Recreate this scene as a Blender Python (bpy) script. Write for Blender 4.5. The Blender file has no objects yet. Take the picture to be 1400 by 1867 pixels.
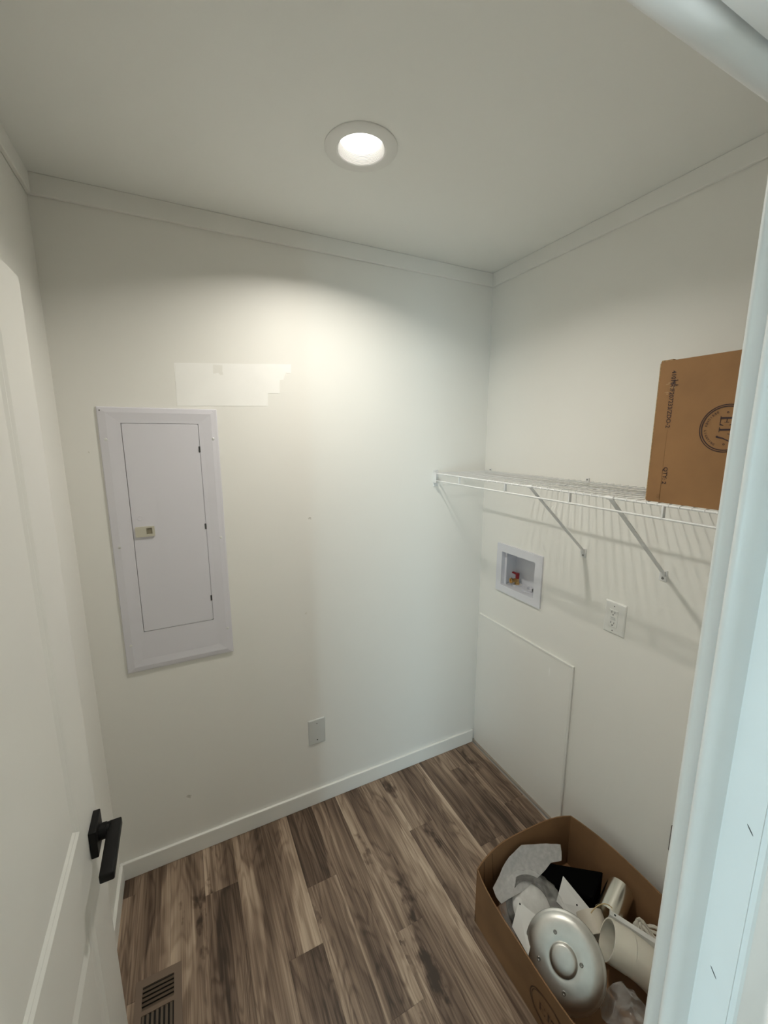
import bpy, bmesh, math, random
from mathutils import Vector, Matrix, noise as mnoise
PI = math.pi
sc = bpy.context.scene
COL = sc.collection
random.seed(7)

# ------------------------------------------------------------------ camera
cam_d = bpy.data.cameras.new('camera')
cam = bpy.data.objects.new('camera', cam_d); COL.objects.link(cam)
YAW, PITCH, ROLL = 0.4598, -0.1802, -0.0007
d = Vector((math.sin(YAW)*math.cos(PITCH), math.cos(YAW)*math.cos(PITCH), math.sin(PITCH)))
r = Vector((math.cos(YAW), -math.sin(YAW), 0)); u = r.cross(d)
r2 = r*math.cos(ROLL)+u*math.sin(ROLL); u2 = -r*math.sin(ROLL)+u*math.cos(ROLL)
m = Matrix((r2, u2, -d)).transposed().to_4x4(); m.translation = Vector((-1.3816, -1.6442, 1.699))
cam.matrix_world = m
cam_d.sensor_fit = 'VERTICAL'; cam_d.sensor_height = 36.0; cam_d.lens = 753.28*36.0/1867.0
cam_d.clip_start = 0.02
sc.camera = cam

# ------------------------------------------------------------------ world, lights, exposure
w = bpy.data.worlds.new('world'); sc.world = w; w.use_nodes = True
w.node_tree.nodes['Background'].inputs[0].default_value = (0.72, 0.86, 1.0, 1)
w.node_tree.nodes['Background'].inputs[1].default_value = 1.7
sc.view_settings.view_transform = 'Standard'; sc.view_settings.look = 'None'
sc.view_settings.gamma = 1.0; sc.view_settings.use_curve_mapping = False
sc.view_settings.exposure = 0.12
LAMP_POWER = 7.0; LAMP_COL = (1.0, 0.96, 0.875)
def area(name, loc, target, sx, sy, power, col):
    l = bpy.data.lights.new(name, 'AREA'); l.shape = 'RECTANGLE'; l.size = sx; l.size_y = sy
    l.energy = power; l.color = col
    o = bpy.data.objects.new(name, l); COL.objects.link(o); o.location = loc
    o.rotation_euler = (Vector(target)-Vector(loc)).to_track_quat('-Z', 'Y').to_euler()
    return o
# daylight through the tall window at the left end of the hall, and through the opening cut in the added hall wall
area('hall_window_daylight', (-4.62, -1.755, 1.05), (0, -1.755, 0.95), 0.25, 1.7, 46.0, (0.56, 0.86, 1.0))
area('far_window_daylight', (-3.42, -4.60, 1.20), (-0.6, 0, 1.0), 0.42, 1.4, 80.0, (0.66, 0.90, 1.0))

sl = bpy.data.lights.new('sun', 'SUN'); sl.energy = 9.0; sl.angle = math.radians(1.0); sl.color = (0.95, 0.98, 1.0)
sun = bpy.data.objects.new('sun', sl); COL.objects.link(sun); sun.location = (-6, -1.8, 3)
sun.rotation_euler = Vector((1.0, 0.0, -0.72)).to_track_quat('-Z', 'Y').to_euler()      # falls through the hall window onto the hall floor
area('hall_right_fill', (1.05, -2.05, 1.3), (-1.3, -0.7, 1.2), 0.8, 1.6, 62.0, (0.85, 0.95, 1.0))  # added fill for the left of the room, no window on this side

# ------------------------------------------------------------------ helpers
def obj(name, bm, mat, parent=None, smooth=False, angle=None):
    me = bpy.data.meshes.new(name)
    bmesh.ops.recalc_face_normals(bm, faces=bm.faces[:])
    bm.to_mesh(me); bm.free()
    o = bpy.data.objects.new(name, me); COL.objects.link(o)
    if mat is not None: me.materials.append(mat)
    if smooth:
        for p in me.polygons: p.use_smooth = True
        me.set_sharp_from_angle(angle=math.radians(angle or 35))
    if parent is not None: o.parent = parent
    return o
def thing(name, label, cat, loc=(0, 0, 0), group=None):
    o = bpy.data.objects.new(name, None); COL.objects.link(o); o.location = loc
    o.empty_display_size = 0.05
    o['label'] = label; o['category'] = cat
    if group: o['group'] = group
    return o
def tag(o, label, cat, group=None):
    o['label'] = label; o['category'] = cat
    if group: o['group'] = group
    return o
def struct(o):
    o['kind'] = 'structure'; return o
def add_box(bm, lo, hi, bevel=0.0, seg=1, M=None):
    lo = Vector(lo); hi = Vector(hi); c = (lo+hi)/2; s = hi-lo
    T = Matrix.Translation(c) @ Matrix.Diagonal((s.x, s.y, s.z, 1))
    if M is not None: T = M @ T
    g = bmesh.ops.create_cube(bm, size=1, matrix=T)
    if bevel > 0:
        es = list({e for v in g['verts'] for e in v.link_edges})
        bmesh.ops.bevel(bm, geom=es, offset=bevel, segments=seg, affect='EDGES', profile=0.5)
def frame_of(p, q):
    z = (Vector(q)-Vector(p)).normalized()
    x = Vector((0, 0, 1)).cross(z)
    if x.length < 1e-4: x = Vector((1, 0, 0))
    x.normalize(); y = z.cross(x)
    return Matrix((x, y, z)).transposed()
def add_tube(bm, pts, rad, n=8, caps=True):
    pts = [Vector(p) for p in pts]; rings = []
    up = None
    for i, p in enumerate(pts):
        a = pts[max(i-1, 0)]; b = pts[min(i+1, len(pts)-1)]
        t = (b-a).normalized()
        if up is None:
            up = Vector((0, 0, 1)) if abs(t.z) < 0.9 else Vector((1, 0, 0))
        x = up.cross(t)
        if x.length < 1e-5: x = Vector((1, 0, 0)).cross(t)
        x.normalize(); y = t.cross(x); up = y
        rr = rad[i] if isinstance(rad, (list, tuple)) else rad
        rings.append([bm.verts.new(p+rr*(math.cos(2*PI*k/n)*x+math.sin(2*PI*k/n)*y)) for k in range(n)])
    for A, B in zip(rings, rings[1:]):
        for k in range(n): bm.faces.new((A[k], A[(k+1) % n], B[(k+1) % n], B[k]))
    if caps:
        bm.faces.new(rings[0][::-1]); bm.faces.new(rings[-1])
def add_lathe(bm, prof, M=None, n=48, close=False):
    """prof: (radius, height) pairs about local z"""
    M = M or Matrix.Identity(4); rings = []
    for rr, h in prof:
        if rr < 1e-6: rings.append([bm.verts.new(M @ Vector((0, 0, h)))])
        else: rings.append([bm.verts.new(M @ Vector((rr*math.cos(2*PI*k/n), rr*math.sin(2*PI*k/n), h))) for k in range(n)])
    prs = list(zip(rings, rings[1:]))
    if close: prs.append((rings[-1], rings[0]))
    for A, B in prs:
        for k in range(n):
            k2 = (k+1) % n
            if len(A) == 1 and len(B) == 1: continue
            if len(A) == 1: bm.faces.new((A[0], B[k2], B[k]))
            elif len(B) == 1: bm.faces.new((A[k], A[k2], B[0]))
            else: bm.faces.new((A[k], A[k2], B[k2], B[k]))
def add_prism(bm, poly, f, h0, h1):
    """poly of 2-D points; f(a,b,h) -> 3-D; closed prism between h0 and h1"""
    A = [bm.verts.new(f(a, b, h0)) for a, b in poly]; B = [bm.verts.new(f(a, b, h1)) for a, b in poly]
    n = len(poly)
    bm.faces.new(A[::-1]); bm.faces.new(B)
    for k in range(n): bm.faces.new((A[k], A[(k+1) % n], B[(k+1) % n], B[k]))
def rrect(a0, a1, b0, b1, rad, n=5):
    out = []
    for ca, cb, t0 in ((a1-rad, b1-rad, 0), (a0+rad, b1-rad, PI/2), (a0+rad, b0+rad, PI), (a1-rad, b0+rad, 1.5*PI)):
        for k in range(n+1):
            t = t0+PI/2*k/n; out.append((ca+rad*math.cos(t), cb+rad*math.sin(t)))
    return out
def holed_plate(bm, outer, holes, f, h0, h1):
    """plate with holes between two offsets; loops are lists of 2-D points"""
    loops = [outer]+holes
    for h in (h0, h1):
        es = []
        for lp in loops:
            vs = [bm.verts.new(f(a, b, h)) for a, b in lp]
            es += [bm.edges.new((vs[k], vs[(k+1) % len(vs)])) for k in range(len(vs))]
        bmesh.ops.triangle_fill(bm, use_beauty=True, use_dissolve=False, edges=es)
    for lp in loops:
        A = [bm.verts.new(f(a, b, h0)) for a, b in lp]; B = [bm.verts.new(f(a, b, h1)) for a, b in lp]
        for k in range(len(lp)): bm.faces.new((A[k], A[(k+1) % len(lp)], B[(k+1) % len(lp)], B[k]))
    bmesh.ops.remove_doubles(bm, verts=bm.verts[:], dist=1e-6)
def rings_face(bm, rect, prof, f):
    """nested rectangles: rect=(a0,a1,b0,b1), prof=[(inset,depth)...]; last one is capped"""
    prev = None
    for ins, dep in prof:
        a0, a1, b0, b1 = rect
        vs = [bm.verts.new(f(a, b, dep)) for a, b in ((a0+ins, b0+ins), (a1-ins, b0+ins), (a1-ins, b1-ins), (a0+ins, b1-ins))]
        if prev:
            for k in range(4): bm.faces.new((prev[k], prev[(k+1) % 4], vs[(k+1) % 4], vs[k]))
        prev = vs
    bm.faces.new(prev)
fb = lambda x, z, h: Vector((x, -h, z))        # on the back wall, h = out of the wall
fr = lambda y, z, h: Vector((-h, y, z))        # on the right wall, h = out of the wall
fz = lambda x, y, h: Vector((x, y, h))

# ------------------------------------------------------------------ materials
def new_mat(name):
    m = bpy.data.materials.new(name); m.use_nodes = True
    return m, m.node_tree.nodes, m.node_tree.links, m.node_tree.nodes['Principled BSDF']
def mat(name, col, rough=0.5, metal=0.0, var=0.03, scale=6.0, bump=0.0, bscale=200.0, spec=0.5, coat=0.0):
    m, N, L, b = new_mat(name)
    tc = N.new('ShaderNodeTexCoord'); nz = N.new('ShaderNodeTexNoise'); nz.inputs['Scale'].default_value = scale
    nz.inputs['Detail'].default_value = 3
    L.new(tc.outputs['Object'], nz.inputs['Vector'])
    rp = N.new('ShaderNodeValToRGB'); rp.color_ramp.elements[0].position = 0.3; rp.color_ramp.elements[1].position = 0.7
    rp.color_ramp.elements[0].color = tuple(c*(1-var) for c in col)+(1,)
    rp.color_ramp.elements[1].color = tuple(min(1, c*(1+var)) for c in col)+(1,)
    L.new(nz.outputs['Fac'], rp.inputs['Fac']); L.new(rp.outputs['Color'], b.inputs['Base Color'])
    b.inputs['Roughness'].default_value = rough; b.inputs['Metallic'].default_value = metal
    b.inputs['Specular IOR Level'].default_value = spec; b.inputs['Coat Weight'].default_value = coat
    if bump > 0:
        n2 = N.new('ShaderNodeTexNoise'); n2.inputs['Scale'].default_value = bscale; n2.inputs['Detail'].default_value = 2
        L.new(tc.outputs['Object'], n2.inputs['Vector'])
        bp = N.new('ShaderNodeBump'); bp.inputs['Strength'].default_value = bump; bp.inputs['Distance'].default_value = 0.001
        L.new(n2.outputs['Fac'], bp.inputs['Height']); L.new(bp.outputs['Normal'], b.inputs['Normal'])
    return m
WALLC = (0.865, 0.85, 0.80)
M_wall = mat('wall_paint', WALLC, 0.5, var=0.012, scale=1.5, bump=0.05, bscale=90)
M_ceil = mat('ceiling_paint', (0.90, 0.905, 0.865), 0.6, var=0.01, scale=2, bump=0.05, bscale=150)
M_trim = mat('trim_paint', (0.86, 0.85, 0.805), 0.4, var=0.015, scale=5)
M_frame = mat('door_frame_paint', (0.80, 0.80, 0.78), 0.38, var=0.02, scale=9, bump=0.05, bscale=60)
M_door = mat('door_paint', (0.76, 0.745, 0.70), 0.38, var=0.012, scale=4)
M_hall = mat('hall_blocker_paint', (0.34, 0.31, 0.26), 0.5, var=0.012, scale=1.5)  # dark, to limit bounce off the added hall wall
M_patch = mat('bare_primer_patch', (0.955, 0.945, 0.91), 0.5, var=0.015, scale=12)
M_smudge = mat('wall_smudge', (0.66, 0.64, 0.58), 0.7, var=0.2, scale=90)
M_black = mat('black_powder_coat', (0.005, 0.0046, 0.0042), 0.5, var=0.2, scale=40, spec=0.22)
M_panel = mat('grey_enamel', (0.725, 0.71, 0.755), 0.36, var=0.01, scale=5, bump=0.03, bscale=120)
M_latch = mat('beige_plastic', (0.57, 0.54, 0.44), 0.45)
M_latchd = mat('beige_recess', (0.27, 0.24, 0.17), 0.6)
M_hinge = mat('hinge_dark', (0.06, 0.06, 0.06), 0.5)
M_chrome = mat('screw_steel', (0.86, 0.86, 0.85), 0.3, metal=0.75)
M_plastic = mat('white_plastic', (0.84, 0.835, 0.80), 0.38, var=0.01)
M_gplastic = mat('pale_grey_plastic', (0.64, 0.65, 0.63), 0.42, var=0.01)
M_box = mat('outlet_box_plastic', (0.74, 0.74, 0.78), 0.4, var=0.01)
M_slot = mat('slot_black', (0.01, 0.01, 0.01), 0.8)
M_wire = mat('vinyl_coated_wire', (0.80, 0.80, 0.79), 0.35, var=0.01)
M_brass = mat('brass', (0.62, 0.40, 0.16), 0.28, metal=1.0, var=0.1, scale=60)
M_red = mat('red_plastic', (0.22, 0.008, 0.012), 0.4)
M_card = mat('kraft_cardboard', (0.30, 0.155, 0.060), 0.78, var=0.10, scale=9, bump=0.15, bscale=160)
M_cardi = mat('kraft_cardboard_dull', (0.225, 0.118, 0.052), 0.8, var=0.12, scale=8, bump=0.15, bscale=160)
M_seam = mat('seam_card', (0.255, 0.131, 0.052), 0.85)  # slightly darker card tone along the seam
M_ink = mat('print_ink', (0.030, 0.012, 0.014), 0.7)
M_inkd = mat('dull_ink', (0.085, 0.040, 0.020), 0.8)
M_scuff = mat('torn_card', (0.40, 0.25, 0.12), 0.85, var=0.3, scale=200)
M_alu = mat('brushed_aluminium', (0.60, 0.595, 0.565), 0.40, metal=1.0, var=0.10, scale=18, bump=0.25, bscale=55)
M_alud = mat('dull_rivet', (0.28, 0.275, 0.26), 0.45, metal=1.0)
M_tin = mat('polished_tin', (0.78, 0.76, 0.68), 0.20, metal=1.0, var=0.05, scale=12)
M_pvc = mat('pvc_cream', (0.74, 0.70, 0.60), 0.40, var=0.03, scale=14)
M_pvc2 = mat('pvc_beige', (0.66, 0.60, 0.50), 0.5, var=0.06, scale=14)
M_plate = mat('white_enamel_plate', (0.70, 0.69, 0.66), 0.4, var=0.02)
M_blackbox = mat('matt_black_plastic', (0.0016, 0.0016, 0.0016), 0.95, var=0.1, spec=0.05)
M_foam = mat('foam_sheet', (0.44, 0.43, 0.42), 0.75, var=0.12, scale=70, bump=0.4, bscale=120)
M_grey = mat('dark_grey_plastic', (0.030, 0.028, 0.026), 0.4)
M_cord = mat('cotton_cord', (0.62, 0.58, 0.50), 0.85, var=0.15, scale=60)
M_band = mat('amber_band', (0.50, 0.36, 0.17), 0.5)
M_reg = mat('register_enamel', (0.185, 0.130, 0.092), 0.5, var=0.05)
M_regd = mat('register_slat', (0.110, 0.078, 0.052), 0.5, var=0.05)
M_dark = mat('duct_shade', (0.012, 0.009, 0.006), 0.8)
M_sub = mat('subfloor', (0.40, 0.37, 0.33), 0.7)
M_brown = mat('dark_brown_plastic', (0.05, 0.028, 0.018), 0.5)
M_strip = mat('base_strip', (0.42, 0.36, 0.30), 0.55)

def poly_mat(name, col, alpha, rough=0.15):
    m, N, L, b = new_mat(name)
    out = N['Material Output']
    b.inputs['Base Color'].default_value = col+(1,); b.inputs['Roughness'].default_value = rough
    tr = N.new('ShaderNodeBsdfTransparent'); mx = N.new('ShaderNodeMixShader')
    tc = N.new('ShaderNodeTexCoord'); nz = N.new('ShaderNodeTexNoise'); nz.inputs['Scale'].default_value = 25
    nz.inputs['Detail'].default_value = 3; nz.inputs['Distortion'].default_value = 1.2
    mr = N.new('ShaderNodeMapRange'); mr.inputs[1].default_value = 0.35; mr.inputs[2].default_value = 0.7
    mr.inputs[3].default_value = alpha*0.35; mr.inputs[4].default_value = min(1, alpha*1.7)
    L.new(tc.outputs['Object'], nz.inputs['Vector']); L.new(nz.outputs['Fac'], mr.inputs[0])
    L.new(mr.outputs[0], mx.inputs[0]); L.new(tr.outputs[0], mx.inputs[1]); L.new(b.outputs[0], mx.inputs[2])
    bp = N.new('ShaderNodeBump'); bp.inputs['Strength'].default_value = 0.6; bp.inputs['Distance'].default_value = 0.004
    L.new(nz.outputs['Fac'], bp.inputs['Height']); L.new(bp.outputs['Normal'], b.inputs['Normal'])
    L.new(mx.outputs[0], out.inputs['Surface'])
    return m
M_bag = poly_mat('clear_polythene', (0.80, 0.78, 0.74), 0.17)

def emit_mat(name, col, strength):
    m, N, L, b = new_mat(name)
    b.inputs['Base Color'].default_value = (0.9, 0.9, 0.9, 1)
    b.inputs['Emission Color'].default_value = col+(1,); b.inputs['Emission Strength'].default_value = strength
    return m
M_lens = emit_mat('lamp_lens', (1.0, 0.955, 0.91), 2.5)

def wood_mat():
    m, N, L, b = new_mat('wood_plank')
    def nd(t, **k):
        n = N.new(t)
        for a, v in k.items(): setattr(n, a, v)
        return n
    def mth(op, a, b_=None, c=None):
        n = nd('ShaderNodeMath', operation=op)
        for i, v in enumerate((a, b_, c)):
            if v is None: continue
            if isinstance(v, (int, float)): n.inputs[i].default_value = v
            else: L.new(v, n.inputs[i])
        return n.outputs[0]
    tc = nd('ShaderNodeTexCoord'); oi = nd('ShaderNodeObjectInfo')
    rnd = oi.outputs['Random']
    cmb = nd('ShaderNodeCombineXYZ')
    L.new(mth('MULTIPLY', rnd, 53.7), cmb.inputs[0]); L.new(mth('MULTIPLY', rnd, 217.3), cmb.inputs[1]); L.new(mth('MULTIPLY', rnd, 91.1), cmb.inputs[2])
    ad = nd('ShaderNodeVectorMath', operation='ADD'); L.new(tc.outputs['Object'], ad.inputs[0]); L.new(cmb.outputs[0], ad.inputs[1])
    def mapped(sx, sy):
        mp = nd('ShaderNodeVectorMath', operation='MULTIPLY'); mp.inputs[1].default_value = (sx, sy, 1)
        L.new(ad.outputs[0], mp.inputs[0]); return mp.outputs[0]
    def noise(v, scale=1, detail=2, dist=0.0, rough=0.5):
        n = nd('ShaderNodeTexNoise'); n.inputs['Scale'].default_value = scale; n.inputs['Detail'].default_value = detail
        n.inputs['Distortion'].default_value = dist; n.inputs['Roughness'].default_value = rough
        L.new(v, n.inputs['Vector']); return n.outputs['Fac']
    broad = noise(mapped(11, 1.1), 1, 2, 0.3)               # heart / sap bands
    field = noise(mapped(13, 1.9), 1, 2.5, 0.6)             # growth-ring height field
    rings = mth('SINE', mth('MULTIPLY', field, 62.0))
    rings = mth('POWER', mth('MULTIPLY_ADD', rings, 0.5, 0.5), 2.2)
    fibre = noise(mapped(300, 3.2), 1, 3, 0.0, 0.65)
    streak = noise(mapped(95, 1.0), 1, 3, 0.4, 0.6)
    # knots: stretched cells, only a few of them
    vo = nd('ShaderNodeTexVoronoi'); vo.feature = 'F1'; vo.inputs['Scale'].default_value = 1
    wv = nd('ShaderNodeVectorMath', operation='ADD'); L.new(mapped(12, 3.6), wv.inputs[0])
    nzc = nd('ShaderNodeTexNoise'); nzc.inputs['Scale'].default_value = 2.3; nzc.inputs['Detail'].default_value = 5; L.new(mapped(18, 9), nzc.inputs['Vector'])
    sb = nd('ShaderNodeVectorMath', operation='SUBTRACT'); sb.inputs[1].default_value = (0.5, 0.5, 0.5); L.new(nzc.outputs['Color'], sb.inputs[0])
    sca = nd('ShaderNodeVectorMath', operation='SCALE'); sca.inputs['Scale'].default_value = 0.75; L.new(sb.outputs[0], sca.inputs[0])
    L.new(sca.outputs[0], wv.inputs[1]); L.new(wv.outputs[0], vo.inputs['Vector'])
    sepc = nd('ShaderNodeSeparateColor'); L.new(vo.outputs['Color'], sepc.inputs[0])
    few = mth('GREATER_THAN', sepc.outputs[0], 0.60)
    kn = nd('ShaderNodeMapRange'); kn.inputs[1].default_value = 0.10; kn.inputs[2].default_value = 0.34; kn.inputs[3].default_value = 1; kn.inputs[4].default_value = 0
    L.new(vo.outputs['Distance'], kn.inputs[0])
    knot = mth('MULTIPLY', kn.outputs[0], few)
    # combine to one tone value: 0 dark .. 1 pale
    t = mth('MULTIPLY_ADD', mth('SUBTRACT', broad, 0.5), 1.55, 0.46)
    t = mth('ADD', t, mth('MULTIPLY', mth('SUBTRACT', streak, 0.5), 0.85))
    t = mth('SUBTRACT', t, mth('MULTIPLY', rings, 0.17))
    t = mth('ADD', t, mth('MULTIPLY', mth('SUBTRACT', fibre, 0.5), 0.55))
    sc_ = nd('ShaderNodeSeparateColor'); L.new(oi.outputs['Color'], sc_.inputs[0])
    t = mth('ADD', t, mth('SUBTRACT', sc_.outputs[0], 0.5))
    t = mth('SUBTRACT', t, mth('MULTIPLY', knot, 0.62))
    # pale sapwood along one edge of each plank, with a wandering boundary
    sx = nd('ShaderNodeSeparateXYZ'); L.new(tc.outputs['Object'], sx.inputs[0])
    flip = mth('SUBTRACT', mth('MULTIPLY', mth('GREATER_THAN', mth('FRACT', mth('MULTIPLY', rnd, 17.3)), 0.5), 2.0), 1.0)
    xs = mth('MULTIPLY', mth('MULTIPLY', sx.outputs[0], flip), 17.2)
    wob = noise(mapped(0.6, 2.2), 1, 2, 0.0)
    edge = mth('MULTIPLY_ADD', mth('SUBTRACT', wob, 0.5), 3.6, mth('MULTIPLY_ADD', mth('FRACT', mth('MULTIPLY', rnd, 29.7)), 0.9, 0.12))
    sap = nd('ShaderNodeMapRange'); sap.interpolation_type = 'SMOOTHSTEP'
    L.new(mth('SUBTRACT', mth('ADD', xs, mth('MULTIPLY', mth('SUBTRACT', streak, 0.5), 0.5)), edge), sap.inputs[0])
    sap.inputs[1].default_value = -0.10; sap.inputs[2].default_value = 0.10; sap.inputs[3].default_value = 0; sap.inputs[4].default_value = 1
    t = mth('ADD', t, mth('MULTIPLY', sap.outputs[0], 0.26))
    cr = nd('ShaderNodeValToRGB'); E = cr.color_ramp.elements
    E[0].position = 0.0; E[0].color = (0.045, 0.028, 0.018, 1)
    E[1].position = 1.0; E[1].color = (0.52, 0.40, 0.295, 1)
    for p, c in ((0.25, (0.115, 0.073, 0.049)), (0.5, (0.215, 0.147, 0.102)), (0.75, (0.36, 0.262, 0.187))):
        e = E.new(p); e.color = c+(1,)
    L.new(t, cr.inputs['Fac']); L.new(cr.outputs['Color'], b.inputs['Base Color'])
    b.inputs['Roughness'].default_value = 0.42; b.inputs['Specular IOR Level'].default_value = 0.4
    bp = nd('ShaderNodeBump'); bp.inputs['Strength'].default_value = 0.12; bp.inputs['Distance'].default_value = 0.0006
    L.new(fibre, bp.inputs['Height']); L.new(bp.outputs['Normal'], b.inputs['Normal'])
    return m
M_wood = wood_mat()

# ------------------------------------------------------------------ the setting
H = 2.44; W = 1.709; YR = -1.407; YH = -1.4876          # ceiling, room width, room / hall face of the front wall
XL, XR, ZH = -1.653, -0.849, 2.004                      # door opening
LX, LY = -0.888, -0.515                                 # recessed light

bm = bmesh.new(); add_box(bm, (-4.7, -4.7, -0.06), (1.2, 0.12, -0.0075))
floor = struct(obj('floor', bm, M_sub))
PW = 0.1168; ends = {0: -0.084, 1: -0.432, 2: -0.95, 3: -0.208, 4: -1.08, 5: -0.544, 6: -0.352, 7: -0.819, 8: -0.63,
                     9: -1.15, 10: -0.322, 11: -0.70, 12: -0.516, 13: -0.127, 14: -0.402}
ends[10] = -0.322; ends[11] = -0.94
TONE = {0: (-0.16, 0.02), 1: (0.02, 0.0), 2: (0.12,), 3: (0.16, -0.20), 4: (0.0, 0.05), 5: (0.10, -0.12), 6: (-0.10, 0.10), 7: (0.04, -0.12),
        8: (0.0, 0.10), 9: (0.06,), 10: (0.0, 0.06), 11: (0.06, 0.02), 12: (-0.10, 0.08), 13: (0.08, -0.06), 14: (-0.02, -0.06)}
for c in range(15):
    x0 = -1.654+PW*(c-1); x1 = x0+PW
    x0 = max(x0, -W); x1 = min(x1, 0.0)
    if x1-x0 < 0.004: continue
    cuts = sorted({0.0, -2.4} | {ends[c]+k*1.22 for k in (-2, -1, 0, 1) if -2.35 < ends[c]+k*1.22 < -0.01}, reverse=True)
    for k_, (ya, yb) in enumerate(zip(cuts, cuts[1:])):
        bm = bmesh.new(); g = 0.0001
        cx, cy = (x0+x1)/2, (ya+yb)/2
        hx, hy = (x1-x0)/2-g, (ya-yb)/2-g
        add_box(bm, (-hx, -hy, -0.0075), (hx, hy, 0.0), bevel=0.0004)
        o = obj('plank', bm, M_wood, floor); o.location = (cx, cy, 0)
        t_ = TONE.get(c, (0.0,)); o.color = (0.5+t_[min(k_, len(t_)-1)], 0.5, 0.5, 1)   # each board's own shade

bm = bmesh.new()
circ = [(LX+0.0685*math.cos(2*PI*k/48), LY+0.0685*math.sin(2*PI*k/48)) for k in range(48)]
holed_plate(bm, [(-4.7, -4.7), (1.2, -4.7), (1.2, 0.12), (-4.7, 0.12)], [circ], fz, H, H+0.012)
struct(obj('ceiling', bm, M_ceil))

bm = bmesh.new(); add_box(bm, (-W-0.1, 0, 0), (0.1, 0.1, H))
wall_back = struct(obj('wall_back', bm, M_wall))
bm = bmesh.new(); add_box(bm, (-W-0.1, YR, 0), (-W, 0, H))
struct(obj('wall_left', bm, M_wall))
bm = bmesh.new()
WB = (-0.3705, -0.1605, 0.983, 1.152)                    # washer box hole (y0,y1,z0,z1)
holed_plate(bm, [(YR, 0), (0, 0), (0, H), (YR, H)], [[(WB[0], WB[2]), (WB[1], WB[2]), (WB[1], WB[3]), (WB[0], WB[3])]], fr, 0.0, -0.012)
struct(obj('wall_right', bm, M_wall))
bm = bmesh.new()
holed_plate(bm, [(-4.7, 0), (XL-0.02, 0), (XL-0.02, ZH+0.02), (XR+0.02, ZH+0.02), (XR+0.02, 0), (1.2, 0), (1.2, H), (-4.7, H)], [],
            lambda x, z, h: Vector((x, h, z)), YR-0.002, YH+0.002)
struct(obj('wall_front', bm, M_wall))
# hall behind the camera
bm = bmesh.new()
holed_plate(bm, [(YH, 0), (-4.7, 0), (-4.7, H), (YH, H)], [[(-1.57, 0.18), (-2.01, 0.18), (-2.01, 1.92), (-1.57, 1.92)]],
            lambda y, z, h: Vector((h, y, z)), -4.6, -4.7)
struct(obj('wall_hall_left', bm, M_wall))
bm = bmesh.new(); add_box(bm, (1.1, -4.7, 0), (1.2, YH, H)); struct(obj('wall_hall_right', bm, M_wall))

bm = bmesh.new()                                          # added unseen wall; its opening passes daylight to the back wall, not the jamb
holed_plate(bm, [(-4.7, 0), (-2.29, 0), (-2.29, 2.05), (-1.97, 2.05), (-1.97, 0), (1.2, 0), (1.2, H), (-4.7, H)], [], lambda x, z, h: Vector((x, h, z)), -2.62, -2.70)
struct(obj('wall_hall_blocker', bm, M_hall))

# crown boards, flat stock
CH, CT = 0.0573, 0.012
bm = bmesh.new(); add_box(bm, (-W, -CT, H-CH), (0, 0, H), 0.0018); struct(obj('trim_1', bm, M_trim))
bm = bmesh.new(); add_box(bm, (-CT, YR, H-CH), (0, -CT, H), 0.0018); struct(obj('trim_2', bm, M_trim))
bm = bmesh.new(); add_box(bm, (-W, YR, H-CH), (-W+CT, -CT, H), 0.0018); struct(obj('trim_3', bm, M_trim))
# baseboards
BH = 0.0755
bm = bmesh.new(); add_box(bm, (-W, -CT, 0), (-0.014, 0, BH), 0.003, 2); struct(obj('baseboard_back', bm, M_trim))
bm = bmesh.new(); add_box(bm, (-W, YR, 0), (-W+CT, -CT, BH), 0.003, 2); struct(obj('baseboard_left', bm, M_trim))
bm = bmesh.new(); add_box(bm, (-CT, YR, 0), (0, -0.628, BH), 0.003, 2); struct(obj('baseboard_right', bm, M_trim))
bm = bmesh.new(); add_box(bm, (-0.0105, -0.612, 0), (0, 0, 0.0105), 0.001); struct(obj('trim_4', bm, M_strip))

# paint patch above the panel and small smudges, thin skins on the back wall
bm = bmesh.new()
add_prism(bm, [(-1.368, 1.948), (-0.965, 1.972), (-0.966, 1.938), (-0.985, 1.940), (-0.990, 1.930), (-0.996, 1.914), (-1.010, 1.911), (-1.013, 1.862), (-1.057, 1.861), (-1.059, 1.814), (-1.369, 1.805)],
          fb, -0.001, 0.0006)
obj('paint_patch', bm, M_patch, wall_back)
bm = bmesh.new()
add_prism(bm, [(-1.244, 1.951), (-1.212, 1.951), (-1.214, 1.930), (-1.211, 1.918), (-1.222, 1.917), (-1.228, 1.924), (-1.245, 1.920)], fb, -0.001, 0.0010)
obj('paint_gap', bm, M_wall, wall_back)
for x, z, s in ((-0.910, 1.366, 0.008), (-1.45, 0.263, 0.011), (-0.941, 0.953, 0.005), (-1.640, 1.65, 0.003)):
    bm = bmesh.new()
    add_prism(bm, [(x+s*(0.75+0.3*math.sin(3*a+x*9))*math.cos(a), z+s*(0.8+0.3*math.cos(2*a+z*5))*math.sin(a)) for a in [2*PI*k/14 for k in range(14)]], fb, -0.001, 0.0003)
    obj('smudge', bm, M_smudge, wall_back)

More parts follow.
